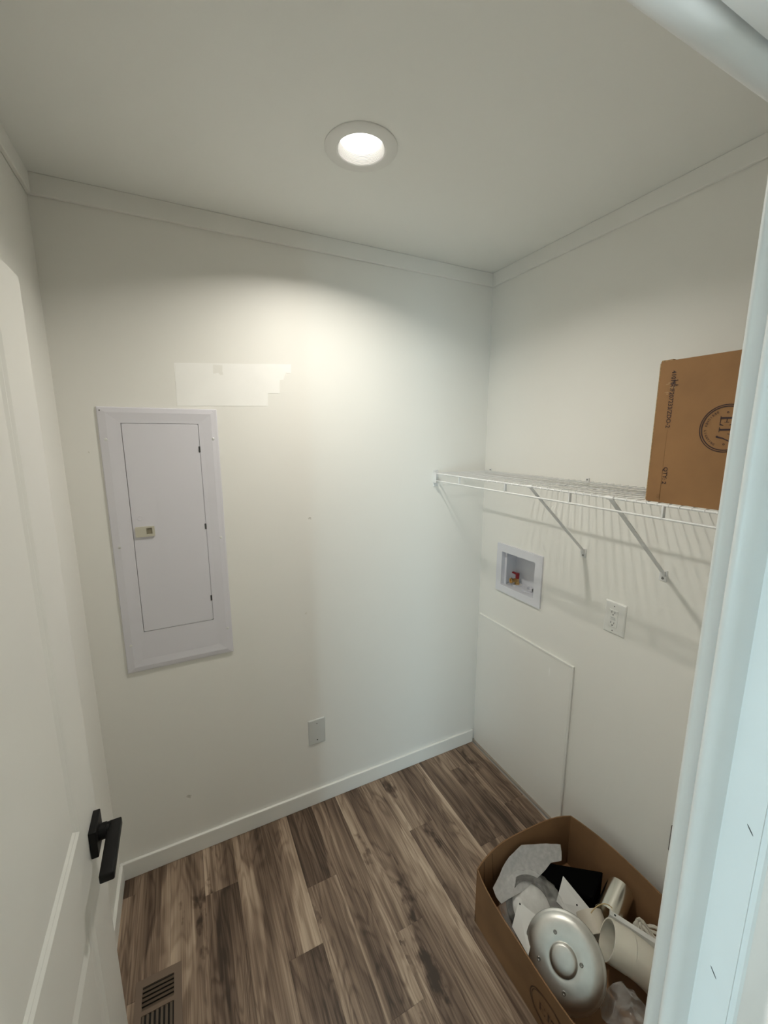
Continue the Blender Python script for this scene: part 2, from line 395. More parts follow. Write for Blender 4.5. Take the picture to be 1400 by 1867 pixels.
# ------------------------------------------------------------------ door frame
def clean(pts): return pts
jamb_prof = [(-0.8450, -1.4045), (-0.8490, -1.4047), (-0.8515, -1.4062), (-0.8527, -1.4085), (-0.8526, -1.4108), (-0.8510, -1.4140), (-0.8485, -1.4172), (-0.8440, -1.4212),
             (-0.8440, -1.4290), (-0.8700, -1.4302), (-0.8725, -1.4322), (-0.8738, -1.4348), (-0.8738, -1.4376), (-0.8725, -1.4410),
             (-0.8700, -1.4442), (-0.8665, -1.4468), (-0.8490, -1.4528), (-0.8490, -1.4876), (-0.829, -1.4876), (-0.829, -1.4045)]
bm = bmesh.new(); add_prism(bm, jamb_prof, fz, 0, ZH+0.02)
jr = struct(obj('trim_5', bm, M_frame, smooth=True, angle=40))
bm = bmesh.new(); add_prism(bm, [(XL-(x-XR), y) for x, y in jamb_prof][::-1], fz, 0, ZH+0.02)
struct(obj('trim_6', bm, M_frame, smooth=True, angle=40))
head_prof = [(-1.4045, 0.0), (-1.406, -0.0035), (-1.409, -0.0052), (-1.413, -0.0055), (-1.418, -0.0042), (-1.4225, -0.0016), (-1.4262, 0.0022), (-1.4290, 0.0075),
             (-1.4305, 0.012), (-1.4330, 0.012), (-1.4333, 0.0), (-1.4876, 0.0), (-1.4876, 0.02), (-1.4045, 0.02)]
bm = bmesh.new(); add_prism(bm, head_prof, lambda y, z, x: Vector((x, y, ZH+z)), XL-0.0005, XR+0.0085)
struct(obj('trim_7', bm, M_frame, smooth=True, angle=40))
# hall-side casing: profile across the board (distance from opening, proud)
cas = [(0.0025, 0), (0.0030, 0.005), (0.0055, 0.0075), (0.012, 0.009), (0.028, 0.0115), (0.045, 0.0165), (0.052, 0.0180), (0.062, 0.0175), (0.064, 0.014), (0.064, 0)]
bm = bmesh.new(); add_prism(bm, [(XR+a, YH-h) for a, h in cas], fz, 0, ZH+0.006); struct(obj('trim_8', bm, M_frame, smooth=True, angle=30))
bm = bmesh.new(); add_prism(bm, [(XL-a, YH-h) for a, h in cas], fz, 0, ZH+0.006); struct(obj('trim_9', bm, M_frame, smooth=True, angle=30))
bm = bmesh.new(); add_prism(bm, [(YH-h, ZH+a) for a, h in cas], lambda y, z, x: Vector((x, y, z)), XL-0.064, XR+0.064); struct(obj('trim_10', bm, M_frame, smooth=True, angle=30))
# short scratches on the flat of the right jamb
for y, z, L_ in ((-1.478, 1.272, 0.0060), (-1.469, 1.059, 0.0066)):
    bm = bmesh.new(); dy, dz = 0.55, 0.84
    add_prism(bm, [(y+L_*dy*math.cos(a)+0.0006*dz*math.sin(a), z+L_*dz*math.cos(a)-0.0006*dy*math.sin(a)) for a in [2*PI*k/10 for k in range(10)]],
              lambda y, z, h: Vector((XR-h, y, z)), -0.001, 0.0003)
    obj('scratch', bm, M_hinge, jr)

# ------------------------------------------------------------------ the open door
DX = -1.618; DT = 0.035; DY0, DY1 = -0.605, -1.404; DZ0, DZ1 = 0.012, 1.989
up = (-1.262, -0.745, 0.920, 1.872); lo = (-1.262, -0.745, 0.20, 0.731)
pu = [(0, 0), (0.0015, 0.0005), (0.0085, 0.0034), (0.0105, 0.0035), (0.0185, 0.0068), (0.0205, 0.0068)]
pl = [(0, 0), (0.010, 0.0040), (0.020, 0.0045), (0.024, 0.0045), (0.046, 0.0006), (0.048, 0.0006)]
bm = bmesh.new()
for f in (lambda y, z, h: Vector((DX-h, y, z)), lambda y, z, h: Vector((DX-DT+h, y, z))):
    ys = [DY1, up[0], up[1], DY0]; zs = [DZ0, lo[2], lo[3], up[2], up[3], DZ1]
    for i in range(3):
        for j in range(5):
            if i == 1 and j in (1, 3): continue
            bm.faces.new([bm.verts.new(f(a, b, 0)) for a, b in ((ys[i], zs[j]), (ys[i+1], zs[j]), (ys[i+1], zs[j+1]), (ys[i], zs[j+1]))])
    rings_face(bm, up, pu, f); rings_face(bm, lo, pl, f)
for a, b in (((DY0, DZ0), (DY0, DZ1)), ((DY0, DZ1), (DY1, DZ1)), ((DY1, DZ1), (DY1, DZ0)), ((DY1, DZ0), (DY0, DZ0))):
    n = 1
    bm.faces.new([bm.verts.new(Vector(v)) for v in ((DX, *a), (DX, *b), (DX-DT, *b), (DX-DT, *a))])
bmesh.ops.remove_doubles(bm, verts=bm.verts[:], dist=1e-5)
door = struct(obj('door_1', bm, M_door)); door['label'] = 'white two panel door standing open against the left wall'
RY, RZ = -0.667, 0.834; hr = 0.0325
for sgn, x0 in ((1, DX), (-1, DX-DT)):
    bm = bmesh.new()
    lo_, hi_ = sorted((x0, x0+sgn*0.014))
    add_box(bm, (lo_, RY-hr, RZ-hr), (hi_, RY+hr, RZ+hr), 0.002, 2)
    rose = obj('rose', bm, M_black, door); rose['label'] = 'black square door rose'
    bm = bmesh.new()
    add_tube(bm, [(x0+sgn*0.008, RY, RZ), (x0+sgn*0.027, RY, RZ)], 0.0165, 24)
    add_tube(bm, [(x0+sgn*0.024, RY, RZ), (x0+sgn*0.034, RY, RZ)], 0.0150, 24)
    obj('neck', bm, M_black, rose, smooth=True)
    bm = bmesh.new()
    lo_, hi_ = sorted((x0+sgn*0.029, x0+sgn*0.055))
    add_box(bm, (lo_, RY-0.123, RZ-0.010), (hi_, RY+0.015, RZ+0.009), 0.003, 3)
    obj('lever', bm, M_black, rose, smooth=True, angle=40)
for z in (0.25, 1.0, 1.78):
    bm = bmesh.new(); add_tube(bm, [(XL+0.004, YR+0.010, z-0.045), (XL+0.004, YR+0.010, z+0.045)], 0.006, 12)
    obj('hinge', bm, M_black, door, smooth=True)

# ------------------------------------------------------------------ recessed light
lt = thing('recessed_light', 'lit round recessed ceiling light with a white ribbed baffle', 'light', (LX, LY, H))
prof = [(0.0955, 0.0), (0.0955, -0.0025), (0.092, -0.0045), (0.068, -0.0065), (0.0645, -0.0062), (0.0630, -0.0045), (0.0625, 0.0), (0.066, 0.002), (0.068, 0.0)]
bm = bmesh.new(); add_lathe(bm, prof, None, 64); o = obj('trim_ring', bm, M_plastic, lt, smooth=True, angle=50)
bp_ = [(0.0620, -0.004)]
NB = 8
for k in range(NB):
    a = k/NB; rr = 0.0622-0.0072*a; z = -0.003+0.0215*a
    bp_ += [(rr, z), (rr-0.0010, z+0.0009), (rr-0.0010, z+0.0018)]
bp_ += [(0.0545, 0.0205), (0.068, 0.0225), (0.068, 0.0)]
bm = bmesh.new(); add_lathe(bm, bp_, None, 64); obj('baffle', bm, M_plastic, lt, smooth=True, angle=20)
bm = bmesh.new(); add_lathe(bm, [(0.0, 0.0180), (0.03, 0.0181), (0.0548, 0.0192), (0.0548, 0.0225), (0, 0.0225)], None, 64); obj('lens', bm, M_lens, lt, smooth=True)
l = bpy.data.lights.new('lamp_glow', 'AREA'); l.shape = 'DISK'; l.size = 0.060; l.energy = LAMP_POWER; l.color = LAMP_COL; l.spread = math.radians(146)
lo_ = bpy.data.objects.new('lamp_glow', l); COL.objects.link(lo_); lo_.location = (LX, LY, H-0.002)

# ------------------------------------------------------------------ electrical panel on the back wall
ep = thing('breaker_box', 'grey metal breaker panel with closed door on the back wall', 'electrical panel', (-1.425, 0, 0.853))
ep_inv = Matrix.Translation((1.425, 0, -0.853))
def child(name, bm, m, parent, root, **k):
    """bm is in world coordinates; store it relative to the root empty"""
    bmesh.ops.translate(bm, verts=bm.verts[:], vec=-Vector(root.location))
    return obj(name, bm, m, parent, **k)
PX0, PX1, PZ0, PZ1 = -1.6066, -1.2427, 0.8527, 1.7963
DXa, DXb, DZa, DZb = -1.5405, -1.3085, 1.005, 1.743
bm = bmesh.new()
def ring(vals, h): return [bm.verts.new(fb(a, b, h)) for a, b in ((vals[0], vals[2]), (vals[1], vals[2]), (vals[1], vals[3]), (vals[0], vals[3]))]
O = (PX0, PX1, PZ0, PZ1)
def ins(v, l, r_, b_, t): return (v[0]+l, v[1]-r_, v[2]+b_, v[3]-t)
seqs = [(O, 0.0), (ins(O, .0005, .0005, .0005, .0005), 0.005), (ins(O, .003, .003, .003, .003), 0.0072), (ins(O, .012, .012, .008, .009), 0.0082),
        (ins(O, .024, .022, .020, .018), 0.0098), (ins(O, .052, .050, .045, .042), 0.0078), ((DXa-.0018, DXb+.0012, DZa-.0016, DZb+.0012), 0.0074), ((DXa-.0018, DXb+.0012, DZa-.0016, DZb+.0012), 0.001)]
prev = None
for v, h in seqs:
    vs = ring(v, h)
    if prev:
        for k in range(4): bm.faces.new((prev[k], prev[(k+1) % 4], vs[(k+1) % 4], vs[k]))
    prev = vs
bm.faces.new(prev)
cov = child('cover', bm, M_panel, ep, ep)
bm = bmesh.new()
add_prism(bm, rrect(DXa, DXb, DZa, DZb, 0.006), fb, 0.003, 0.0086)
add_prism(bm, rrect(-1.4575, DXb-0.002, DZa+0.004, DZb-0.002, 0.006), fb, 0.008, 0.0092)
pdoor = child('door', bm, M_panel, ep, ep)
bm = bmesh.new(); add_lathe(bm, [(0.0085, 0), (0.0085, 0.0008), (0.0068, 0.0012), (0.0068, 0.0002)], Matrix.Translation((-1.515, -0.0086, 1.421)) @ Matrix.Rotation(PI/2, 4, 'X'), 24)
child('knockout', bm, M_panel, pdoor, ep, smooth=True)
for z in (1.655, 1.373, 1.093):
    bm = bmesh.new(); add_box(bm, (-1.3125, -0.0112, z-0.0105), (-1.3065, -0.006, z+0.0105), 0.0008)
    child('hinge', bm, M_hinge, pdoor, ep)
bm = bmesh.new(); holed_plate(bm, rrect(-1.534, -1.475, 1.355, 1.391, 0.002, 2), [rrect(-1.5005, -1.4825, 1.3635, 1.3855, 0.001, 2)], fb, 0.0086, 0.0136)
lat = child('latch', bm, M_latch, pdoor, ep)
bm = bmesh.new(); add_box(bm, (-1.5005, -0.0099, 1.3635), (-1.4825, -0.0087, 1.3855))
add_box(bm, (-1.5005, -0.0123, 1.3635), (-1.4975, -0.0093, 1.3855))
child('latch_slot', bm, M_latchd, lat, ep)
for x, z in ((-1.588, 1.691), (-1.262, 1.691), (-1.586, 1.326), (-1.260, 1.325), (-1.587, 0.960), (-1.259, 0.958)):
    bm = bmesh.new(); add_lathe(bm, [(0.0052, 0.0), (0.0046, 0.0014), (0.0030, 0.0022), (0.0016, 0.0023), (0.0014, 0.0010), (0, 0.0010)], Matrix.Translation((x, -0.0085, z)) @ Matrix.Rotation(PI/2, 4, 'X'), 16)
    child('screw', bm, M_chrome, cov, ep, smooth=True, angle=25)
for x, z in ((-1.596, 1.784), (-1.256, 1.786)):
    bm = bmesh.new(); add_lathe(bm, [(0.0024, 0), (0.0024, 0.0008), (0, 0.0008)], Matrix.Translation((x, -0.0073, z)) @ Matrix.Rotation(PI/2, 4, 'X'), 12)
    child('hole', bm, M_slot, cov, ep)

# ------------------------------------------------------------------ blank wall plate
def wall_plate(bm, f, a0, a1, b0, b1, h=0.0055):
    prev = None
    for i, hh in ((0, 0.0), (0.0005, h*0.45), (0.004, h*0.85), (0.009, h), (0.010, h)):
        vs = [bm.verts.new(f(a, b, hh)) for a, b in ((a0+i, b0+i), (a1-i, b0+i), (a1-i, b1-i), (a0+i, b1-i))]
        if prev:
            for k in range(4): bm.faces.new((prev[k], prev[(k+1) % 4], vs[(k+1) % 4], vs[k]))
        prev = vs
    return prev
bp = thing('blank_wall_plate', 'blank white cover plate low on the back wall', 'wall plate', (-0.9116, 0, 0.311))
bm = bmesh.new(); bm.faces.new(wall_plate(bm, fb, -0.9512, -0.872, 0.311, 0.4359)); child('plate', bm, M_gplastic, bp, bp, smooth=True, angle=20)
for z, mm in ((0.4215-0.006, M_alud), (0.3295+0.003, M_slot)):
    bm = bmesh.new(); add_lathe(bm, [(0.0028, 0), (0.0024, 0.0008), (0, 0.001)], Matrix.Translation((-0.9116, -0.0054, z)) @ Matrix.Rotation(PI/2, 4, 'X'), 14)
    child('screw', bm, mm, bp, bp)

# ------------------------------------------------------------------ washer outlet box, recessed in the right wall
wb = thing('washer_outlet_box', 'white recessed washing machine outlet box under the wire shelf', 'outlet box', (0, -0.2686, 0.9497))
bm = bmesh.new()
Y0, Y1, Z0, Z1 = -0.4105, -0.1267, 0.9497, 1.190
holed_plate(bm, rrect(Y0, Y1, Z0, Z1, 0.003, 2), [[(WB[0]+.001, WB[2]+.001), (WB[1]-.001, WB[2]+.001), (WB[1]-.001, WB[3]-.001), (WB[0]+.001, WB[3]-.001)]], fr, 0.0005, 0.0075)
child('face_frame', bm, M_box, wb, wb)
bm = bmesh.new(); dp = -0.088
a0, a1, b0, b1 = WB[0]+.001, WB[1]-.001, WB[2]+.001, WB[3]-.001
fl = [((a0, b0, 0.0005), (a0, b1, 0.0005), (a0, b1, dp), (a0, b0, dp)), ((a1, b0, 0.0005), (a1, b1, 0.0005), (a1, b1, dp), (a1, b0, dp)),
      ((a0, b1, 0.0005), (a1, b1, 0.0005), (a1, b1, dp), (a0, b1, dp)), ((a0, b0, 0.0005), (a1, b0, 0.0005), (a1, b0, dp), (a0, b0, dp)),
      ((a0, b0, dp), (a1, b0, dp), (a1, b1, dp), (a0, b1, dp))]
for q in fl: bm.faces.new([bm.verts.new(fr(*v)) for v in q])
for dy in (a1-0.012, a0):                                # ribs beside the opening
    add_box(bm, (0.014, dy, b0), (0.020, dy+0.012, b1))
child('recess', bm, M_box, wb, wb)
def zcyl(bm, x, y, z0, z1, rad, n=24): add_tube(bm, [(x, y, z0), (x, y, z1)], rad, n)
VX, VY, VZ = 0.056, -0.207, b0
bm = bmesh.new(); zcyl(bm, VX, VY, VZ, VZ+0.005, 0.024); child('collar', bm, M_box, wb, wb, smooth=True)
bm = bmesh.new(); zcyl(bm, VX, VY, VZ+0.005, VZ+0.013, 0.012, 6); zcyl(bm, VX, VY, VZ+0.013, VZ+0.040, 0.0085)
add_tube(bm, [(VX, VY, VZ+0.026), (VX-0.030, VY+0.006, VZ+0.026)], 0.0095, 20)
add_lathe(bm, [(0.0135, 0), (0.0135, 0.007), (0.0085, 0.007), (0.0085, 0.001)], Matrix.Translation((VX-0.036, VY+0.0072, VZ+0.026)) @ frame_of((0, 0, 0), (1, -0.2, 0)).to_4x4(), 20, close=True)
val = child('hot_valve', bm, M_brass, wb, wb, smooth=True); val['label'] = 'brass water valve'
bm = bmesh.new(); zcyl(bm, VX, VY, VZ+0.034, VZ+0.061, 0.0088, 16)
add_box(bm, (VX-0.006, VY-0.006, VZ+0.052), (VX+0.006, VY+0.034, VZ+0.060), 0.002)
hh = child('valve_handle', bm, M_red, val, wb); hh['label'] = 'dark red lever handle'
bm = bmesh.new(); zcyl(bm, 0.052, -0.284, VZ, VZ+0.006, 0.030, 32); add_box(bm, (0.044, -0.2855, VZ+0.005), (0.060, -0.2825, VZ+0.018), 0.001)
child('drain_cap', bm, M_box, wb, wb, smooth=True)
bm = bmesh.new(); zcyl(bm, 0.056, -0.340, VZ+0.004, VZ+0.034, 0.0095, 16); add_tube(bm, [(0.056, -0.340, VZ+0.02), (0.030, -0.336, VZ+0.02)], 0.010, 16)
child('cold_valve', bm, M_hinge, wb, wb, smooth=True)

# ------------------------------------------------------------------ duplex outlet on the right wall
oc = thing('electrical_outlet', 'white duplex electrical outlet on the right wall below the shelf', 'outlet', (0, -0.7525, 0.987))
bm = bmesh.new(); inner = wall_plate(bm, fr, -0.7928, -0.7125, 0.9872, 1.1088)
bm.faces.new(inner); child('plate', bm, M_plastic, oc, oc, smooth=True, angle=20)
bm = bmesh.new(); add_box(bm, (-0.0078, -0.7655, 1.0130), (-0.004, -0.7325, 1.0785), 0.0012)
rec = child('receptacle', bm, M_plastic, oc, oc)
bm = bmesh.new(); add_box(bm, (-0.0088, -0.7585, 1.0405), (-0.007, -0.7395, 1.0475), 0.0006); add_box(bm, (-0.0086, -0.7585, 1.0485), (-0.007, -0.7395, 1.0525), 0.0006)
child('test_button', bm, M_gplastic, rec, oc)
e_ = 0.0002
for zc in (1.0605, 1.0205):
    for ya, yb, zt in ((-0.7432, -0.7414, 0.0138), (-0.7552, -0.7534, 0.0128)):
        bm = bmesh.new(); add_box(bm, (-0.0078-e_, ya, zc+0.006), (-0.0070, yb, zc+zt)); child('slot', bm, M_slot, rec, oc)
    bm = bmesh.new(); add_tube(bm, [(-0.0070, -0.7485, zc), (-0.0078-e_, -0.7485, zc)], 0.0024, 12); child('slot', bm, M_slot, rec, oc)
for z in (1.0925, 0.9995):
    bm = bmesh.new(); add_lathe(bm, [(0.0024, 0), (0.002, 0.0007), (0, 0.0008)], Matrix.Translation((-0.0054, -0.749, z)) @ Matrix.Rotation(-PI/2, 4, 'Y'), 12)
    child('screw', bm, M_alud, oc, oc)

# ------------------------------------------------------------------ access panel at the foot of the right wall
ap = thing('access_panel', 'off-white access panel screwed to the foot of the right wall', 'wall panel', (0, -0.30, 0.0))
bm = bmesh.new(); add_box(bm, (-0.006, -0.598, 0.0115), (0.0, -0.0145, 0.768), 0.0012); child('panel_board', bm, M_wall, ap, ap)
bm = bmesh.new(); add_box(bm, (-0.0088, -0.6065, 0.768), (0.0, -0.0145, 0.7765), 0.0014); child('top_bead', bm, M_trim, ap, ap)
bm = bmesh.new(); add_box(bm, (-0.0088, -0.6070, 0.0115), (0.0, -0.5995, 0.768), 0.0014); child('side_bead', bm, M_trim, ap, ap)
for y, z in ((-0.026, 0.760), (-0.590, 0.757), (-0.026, 0.024)):
    bm = bmesh.new(); add_lathe(bm, [(0.0034, 0), (0.003, 0.001), (0, 0.0014)], Matrix.Translation((-0.006, y, z)) @ Matrix.Rotation(-PI/2, 4, 'Y'), 12)
    child('screw', bm, M_chrome, ap, ap)
bm = bmesh.new(); add_prism(bm, [(-0.488+0.0022*math.cos(a), 0.690+0.021*math.sin(a)) for a in [2*PI*k/12 for k in range(12)]], fr, 0.0055, 0.0063)
child('scrape', bm, M_patch, ap, ap)

# dark fitting half hidden by the jamb
bm = bmesh.new(); add_box(bm, (-0.012, -1.110, 0.330), (0.0, -1.0245, 0.430), 0.003)
tag(obj('dryer_outlet', bm, M_brown), 'dark brown fitting on the right wall, almost hidden by the door jamb', 'outlet')

# ------------------------------------------------------------------ wire shelf
ws = thing('wire_shelf', 'white coated wire shelf on two diagonal braces along the right wall', 'shelf', (0, -0.70, 1.25))
SZ = 1.534; SY0, SY1 = -0.022, -1.395; SXF = -0.303
def wire(name, pts, rad, n=8, parent=ws, mm=M_wire):
    bm = bmesh.new(); add_tube(bm, pts, rad, n); return child(name, bm, mm, parent, ws, smooth=True, angle=60)
wire('front_rail', [(SXF, SY0, SZ-0.0045), (SXF, SY1, SZ-0.0045)], 0.0032)
wire('front_rail', [(SXF, SY0, 1.4955), (SXF, SY1, 1.4955)], 0.0030)
wire('back_rail', [(-0.014, SY0, SZ-0.0045), (-0.014, SY1, SZ-0.0045)], 0.0028)
wire('middle_rail', [(-0.16, SY0, SZ-0.0042), (-0.16, SY1, SZ-0.0042)], 0.0028)
y = SY0-0.012; proto = None
while y > SY1:
    if proto is None:
        proto = wire('deck_wire', [(-0.010, y, SZ), (SXF+0.004, y, SZ), (SXF-0.0028, y, SZ-0.0020), (SXF-0.0045, y, SZ-0.0065)], 0.00135, 6); y0 = y
    else:
        c = proto.copy(); COL.objects.link(c); c.parent = ws; c.location = (0, y-y0, 0)
    y -= 0.0268
for yc in (-0.195, -0.4765, -0.7615, -1.041, -1.325):
    bm = bmesh.new(); add_box(bm, (SXF-0.0028, yc-0.0022, 1.496), (SXF+0.0085, yc+0.0022, SZ-0.004), 0.0006)
    child('rail_tie', bm, M_wire, ws, ws)
for yc in (-0.600, -0.898):
    p = Vector((SXF+0.002, yc, SZ-0.008)); q = Vector((-0.008, yc, 1.268))
    F = frame_of(p, q).to_4x4(); L_ = (q-p).length; F.translation = p
    bm = bmesh.new()
    add_box(bm, (-0.0080, -0.0015, 0), (0.0080, 0.0015, L_), 0.0006, 1, F)
    br = child('brace', bm, M_wire, ws, ws)
    bm = bmesh.new(); add_tube(bm, [(SXF-0.0005, yc-0.010, SZ-0.0045), (SXF-0.0005, yc+0.010, SZ-0.0045)], 0.0052, 12)
    child('rail_hook', bm, M_wire, br, ws, smooth=True)
    bm = bmesh.new(); add_box(bm, (-0.004, yc-0.0125, 1.238), (0.0, yc+0.0125, 1.274), 0.001); add_box(bm, (-0.0095, yc-0.008, 1.255), (-0.003, yc+0.008, 1.273), 0.001)
    ft = child('foot_plate', bm, M_wire, br, ws)
    bm = bmesh.new(); add_lathe(bm, [(0.0042, 0), (0.0036, 0.0016), (0, 0.002)], Matrix.Translation((-0.004, yc, 1.2465)) @ Matrix.Rotation(-PI/2, 4, 'Y'), 12)
    child('screw', bm, M_alud, br, ws)
for yc in (-0.046, -0.591, -1.136):
    bm = bmesh.new(); add_box(bm, (-0.005, yc-0.007, SZ-0.008), (0, yc+0.007, SZ+0.011), 0.001); add_tube(bm, [(-0.012, yc-0.007, SZ-0.0045), (-0.012, yc+0.007, SZ-0.0045)], 0.0055, 10)
    cl = child('wall_clip', bm, M_wire, ws, ws)
    bm = bmesh.new(); add_lathe(bm, [(0.0034, 0), (0.003, 0.0012), (0, 0.0016)], Matrix.Translation((-0.005, yc, SZ+0.005)) @ Matrix.Rotation(-PI/2, 4, 'Y'), 10)
    child('screw', bm, M_alud, cl, ws)
bm = bmesh.new()
add_box(bm, (SXF-0.004, -0.004, 1.468), (SXF+0.020, 0.0, 1.545), 0.001)
add_box(bm, (SXF-0.006, -0.026, 1.484), (SXF-0.004, -0.001, 1.537), 0.0006)
add_box(bm, (SXF-0.006, -0.026, 1.535), (SXF+0.010, -0.001, 1.5375), 0.0006)
add_box(bm, (SXF-0.006, -0.026, 1.4855), (SXF+0.010, -0.001, 1.488), 0.0006)
eb = child('end_bracket', bm, M_wire, ws, ws)
for z in (1.5405, 1.474):
    bm = bmesh.new(); add_lathe(bm, [(0.0038, 0), (0.0034, 0.0014), (0, 0.0018)], Matrix.Translation((SXF+0.003, -0.004, z)) @ Matrix.Rotation(PI/2, 4, 'X'), 12)
    child('screw', bm, M_chrome, eb, ws)

# ------------------------------------------------------------------ lettering helpers
def letters(name, text, size_w, cap_h, place, parent, root, m, bold=0.012):
    """text laid along local x (width size_w), y up; place(a,b)->3-D on the surface, with thickness handled by a second offset"""
    cu = bpy.data.curves.new('t', 'FONT'); cu.body = text; cu.size = 1.0; cu.resolution_u = 3; cu.offset = bold
    to = bpy.data.objects.new('t', cu); COL.objects.link(to)
    dg = bpy.context.evaluated_depsgraph_get(); me = bpy.data.meshes.new_from_object(to.evaluated_get(dg))
    bpy.data.objects.remove(to); bpy.data.curves.remove(cu)
    bm = bmesh.new(); bm.from_mesh(me); bpy.data.meshes.remove(me)
    xs = [v.co.x for v in bm.verts]; x0, x1 = min(xs), max(xs)
    capu = 0.70
    for v in bm.verts:
        a = (v.co.x-x0)/(x1-x0)*size_w; b_ = v.co.y/capu*cap_h
        v.co = place(a, b_)
    bmesh.ops.translate(bm, verts=bm.verts[:], vec=-Vector(root.location))
    return obj(name, bm, m, parent)
def ring_poly(bm, place, cx, cy, r0, r1, n=64):
    A = [bm.verts.new(place(cx+r0*math.cos(2*PI*k/n), cy+r0*math.sin(2*PI*k/n))) for k in range(n)]
    B = [bm.verts.new(place(cx+r1*math.cos(2*PI*k/n), cy+r1*math.sin(2*PI*k/n))) for k in range(n)]
    for k in range(n): bm.faces.new((A[k], A[(k+1) % n], B[(k+1) % n], B[k]))
def serif_E17(bm, place, s):
    """E 1 7 drawn as serif capitals, cap height s, centred on (0,0)"""
    def P(pts): bm.faces.new([bm.verts.new(place(a*s, (b-0.5)*s)) for a, b in pts])
    def R(a0, b0, a1, b1): P([(a0, b0), (a1, b0), (a1, b1), (a0, b1)])
    e0 = -1.05                                            # E
    R(e0+0.10, 0.05, e0+0.26, 0.95); R(e0, 0, e0+0.78, 0.05); R(e0, 0.95, e0+0.76, 1.0)
    P([(e0+0.70, 0.0), (e0+0.78, 0.0), (e0+0.82, 0.30), (e0+0.79, 0.30), (e0+0.66, 0.06)]); P([(e0+0.64, 0.94), (e0+0.77, 0.72), (e0+0.80, 0.72), (e0+0.76, 1.0), (e0+0.68, 1.0)])
    R(e0+0.26, 0.48, e0+0.52, 0.53); P([(e0+0.52, 0.34), (e0+0.56, 0.34), (e0+0.56, 0.67), (e0+0.52, 0.67)])
    o0 = -0.10                                            # 1
    R(o0+0.14, 0.05, o0+0.29, 0.95); R(o0, 0, o0+0.43, 0.05); R(o0, 0.95, o0+0.43, 1.0)
    s0 = 0.45                                             # 7
    P([(s0, 0.84), (s0+0.70, 0.84), (s0+0.70, 0.97), (s0+0.06, 0.97)]); P([(s0, 0.66), (s0+0.04, 0.66), (s0+0.10, 0.97), (s0+0.03, 1.0)])
    P([(s0+0.60, 0.86), (s0+0.70, 0.90), (s0+0.44, 0.35), (s0+0.38, -0.02), (s0+0.36, -0.10), (s0+0.22, -0.10), (s0+0.24, 0.05), (s0+0.34, 0.38)])
    n = 12; P([(s0+0.26+0.09*math.cos(2*PI*k/n), -0.08+0.09*math.sin(2*PI*k/n)) for k in range(n)])
def dot(bm, place, cx, cy, rad, n=14):
    bm.faces.new([bm.verts.new(place(cx+rad*math.cos(2*PI*k/n), cy+rad*math.sin(2*PI*k/n))) for k in range(n)])

# ------------------------------------------------------------------ sealed carton on the shelf
CX0, CX1, CY0, CY1, CZ0, CZ1 = -0.300, -0.030, -0.994, -1.375, SZ+0.0016, 1.879
ca = thing('cardboard_carton', 'sealed brown cardboard carton with printed side standing on the wire shelf', 'box', (-0.165, -1.185, CZ0))
def bulge(bm, lo, hi, amt, nx=8):
    """box with slightly swollen big faces"""
    add_box(bm, lo, hi); 
    bmesh.ops.subdivide_edges(bm, edges=bm.edges[:], cuts=nx, use_grid_fill=True)
    lo = Vector(lo); hi = Vector(hi); c = (lo+hi)/2; hs = (hi-lo)/2
    for v in bm.verts:
        q = [(v.co[i]-c[i])/hs[i] for i in range(3)]
        for i in range(3):
            if abs(q[i]) > 0.999:
                j, k = (i+1) % 3, (i+2) % 3
                v.co[i] += math.copysign(amt[i], q[i])*(1-q[j]**2)*(1-q[k]**2)
bm = bmesh.new(); bulge(bm, (CX0, CY1, CZ0), (CX1, CY0, CZ1), (0.0025, 0.002, 0.0))
child('carton_body', bm, M_card, ca, ca, smooth=True, angle=50)
bm = bmesh.new()                                          # crushed corner lip and taped seams
add_box(bm, (CX0-0.0008, CY0-0.028, CZ1-0.001), (CX0+0.02, CY0-0.001, CZ1+0.0025), 0.0008)
add_box(bm, (CX0-0.0006, CY0-0.001, CZ0+0.004), (CX0+0.03, CY0+0.0018, CZ1-0.004), 0.0006)
child('flap_edge', bm, M_scuff, ca, ca)
bm = bmesh.new(); add_box(bm, (CX0-0.0011, -1.0274, CZ0+0.006), (CX0-0.0002, -1.0266, 1.715), 0.0003); add_box(bm, (CX0-0.0016, -1.0272, CZ0+0.012), (CX0-0.0002, -1.0205, CZ0+0.02), 0.0003)
child('seam', bm, M_seam, ca, ca)
def bul(y, z):
    qy = (y-(CY0+CY1)/2)/((CY0-CY1)/2); qz = (z-(CZ0+CZ1)/2)/((CZ1-CZ0)/2)
    return 0.0025*max(0, 1-qy*qy)*max(0, 1-qz*qz)
def on_face(y, z, h=0.0006): return Vector((CX0-bul(y, z)-h, y, z))
letters('print_code', '41076CF207233/ZDO-2', 0.1345, 0.0100, lambda a, b_: on_face(-1.0225-b_, 1.8545-a), ca, ca, M_ink)
letters('print_quantity', 'QTY: 2', 0.042, 0.0098, lambda a, b_: on_face(-1.0295-b_, 1.6245-a), ca, ca, M_ink)
LCY, LCZ = -1.150, 1.7165
pl_ = lambda a, b_: on_face(LCY-b_, LCZ-a)
bm = bmesh.new(); ring_poly(bm, pl_, 0, 0, 0.0503, 0.0522, 72); ring_poly(bm, pl_, 0, 0, 0.0462, 0.0484, 72)
serif_E17(bm, pl_, 0.0255)
ring_poly(bm, pl_, -0.0345, 0, 0.0011, 0.0021, 16); ring_poly(bm, pl_, 0.0345, 0, 0.0011, 0.0021, 16)
bmesh.ops.translate(bm, verts=bm.verts[:], vec=-Vector(ca.location))
logo = obj('print_logo', bm, M_ink, ca)
TXT = 'DESIGNER LIGHTING'
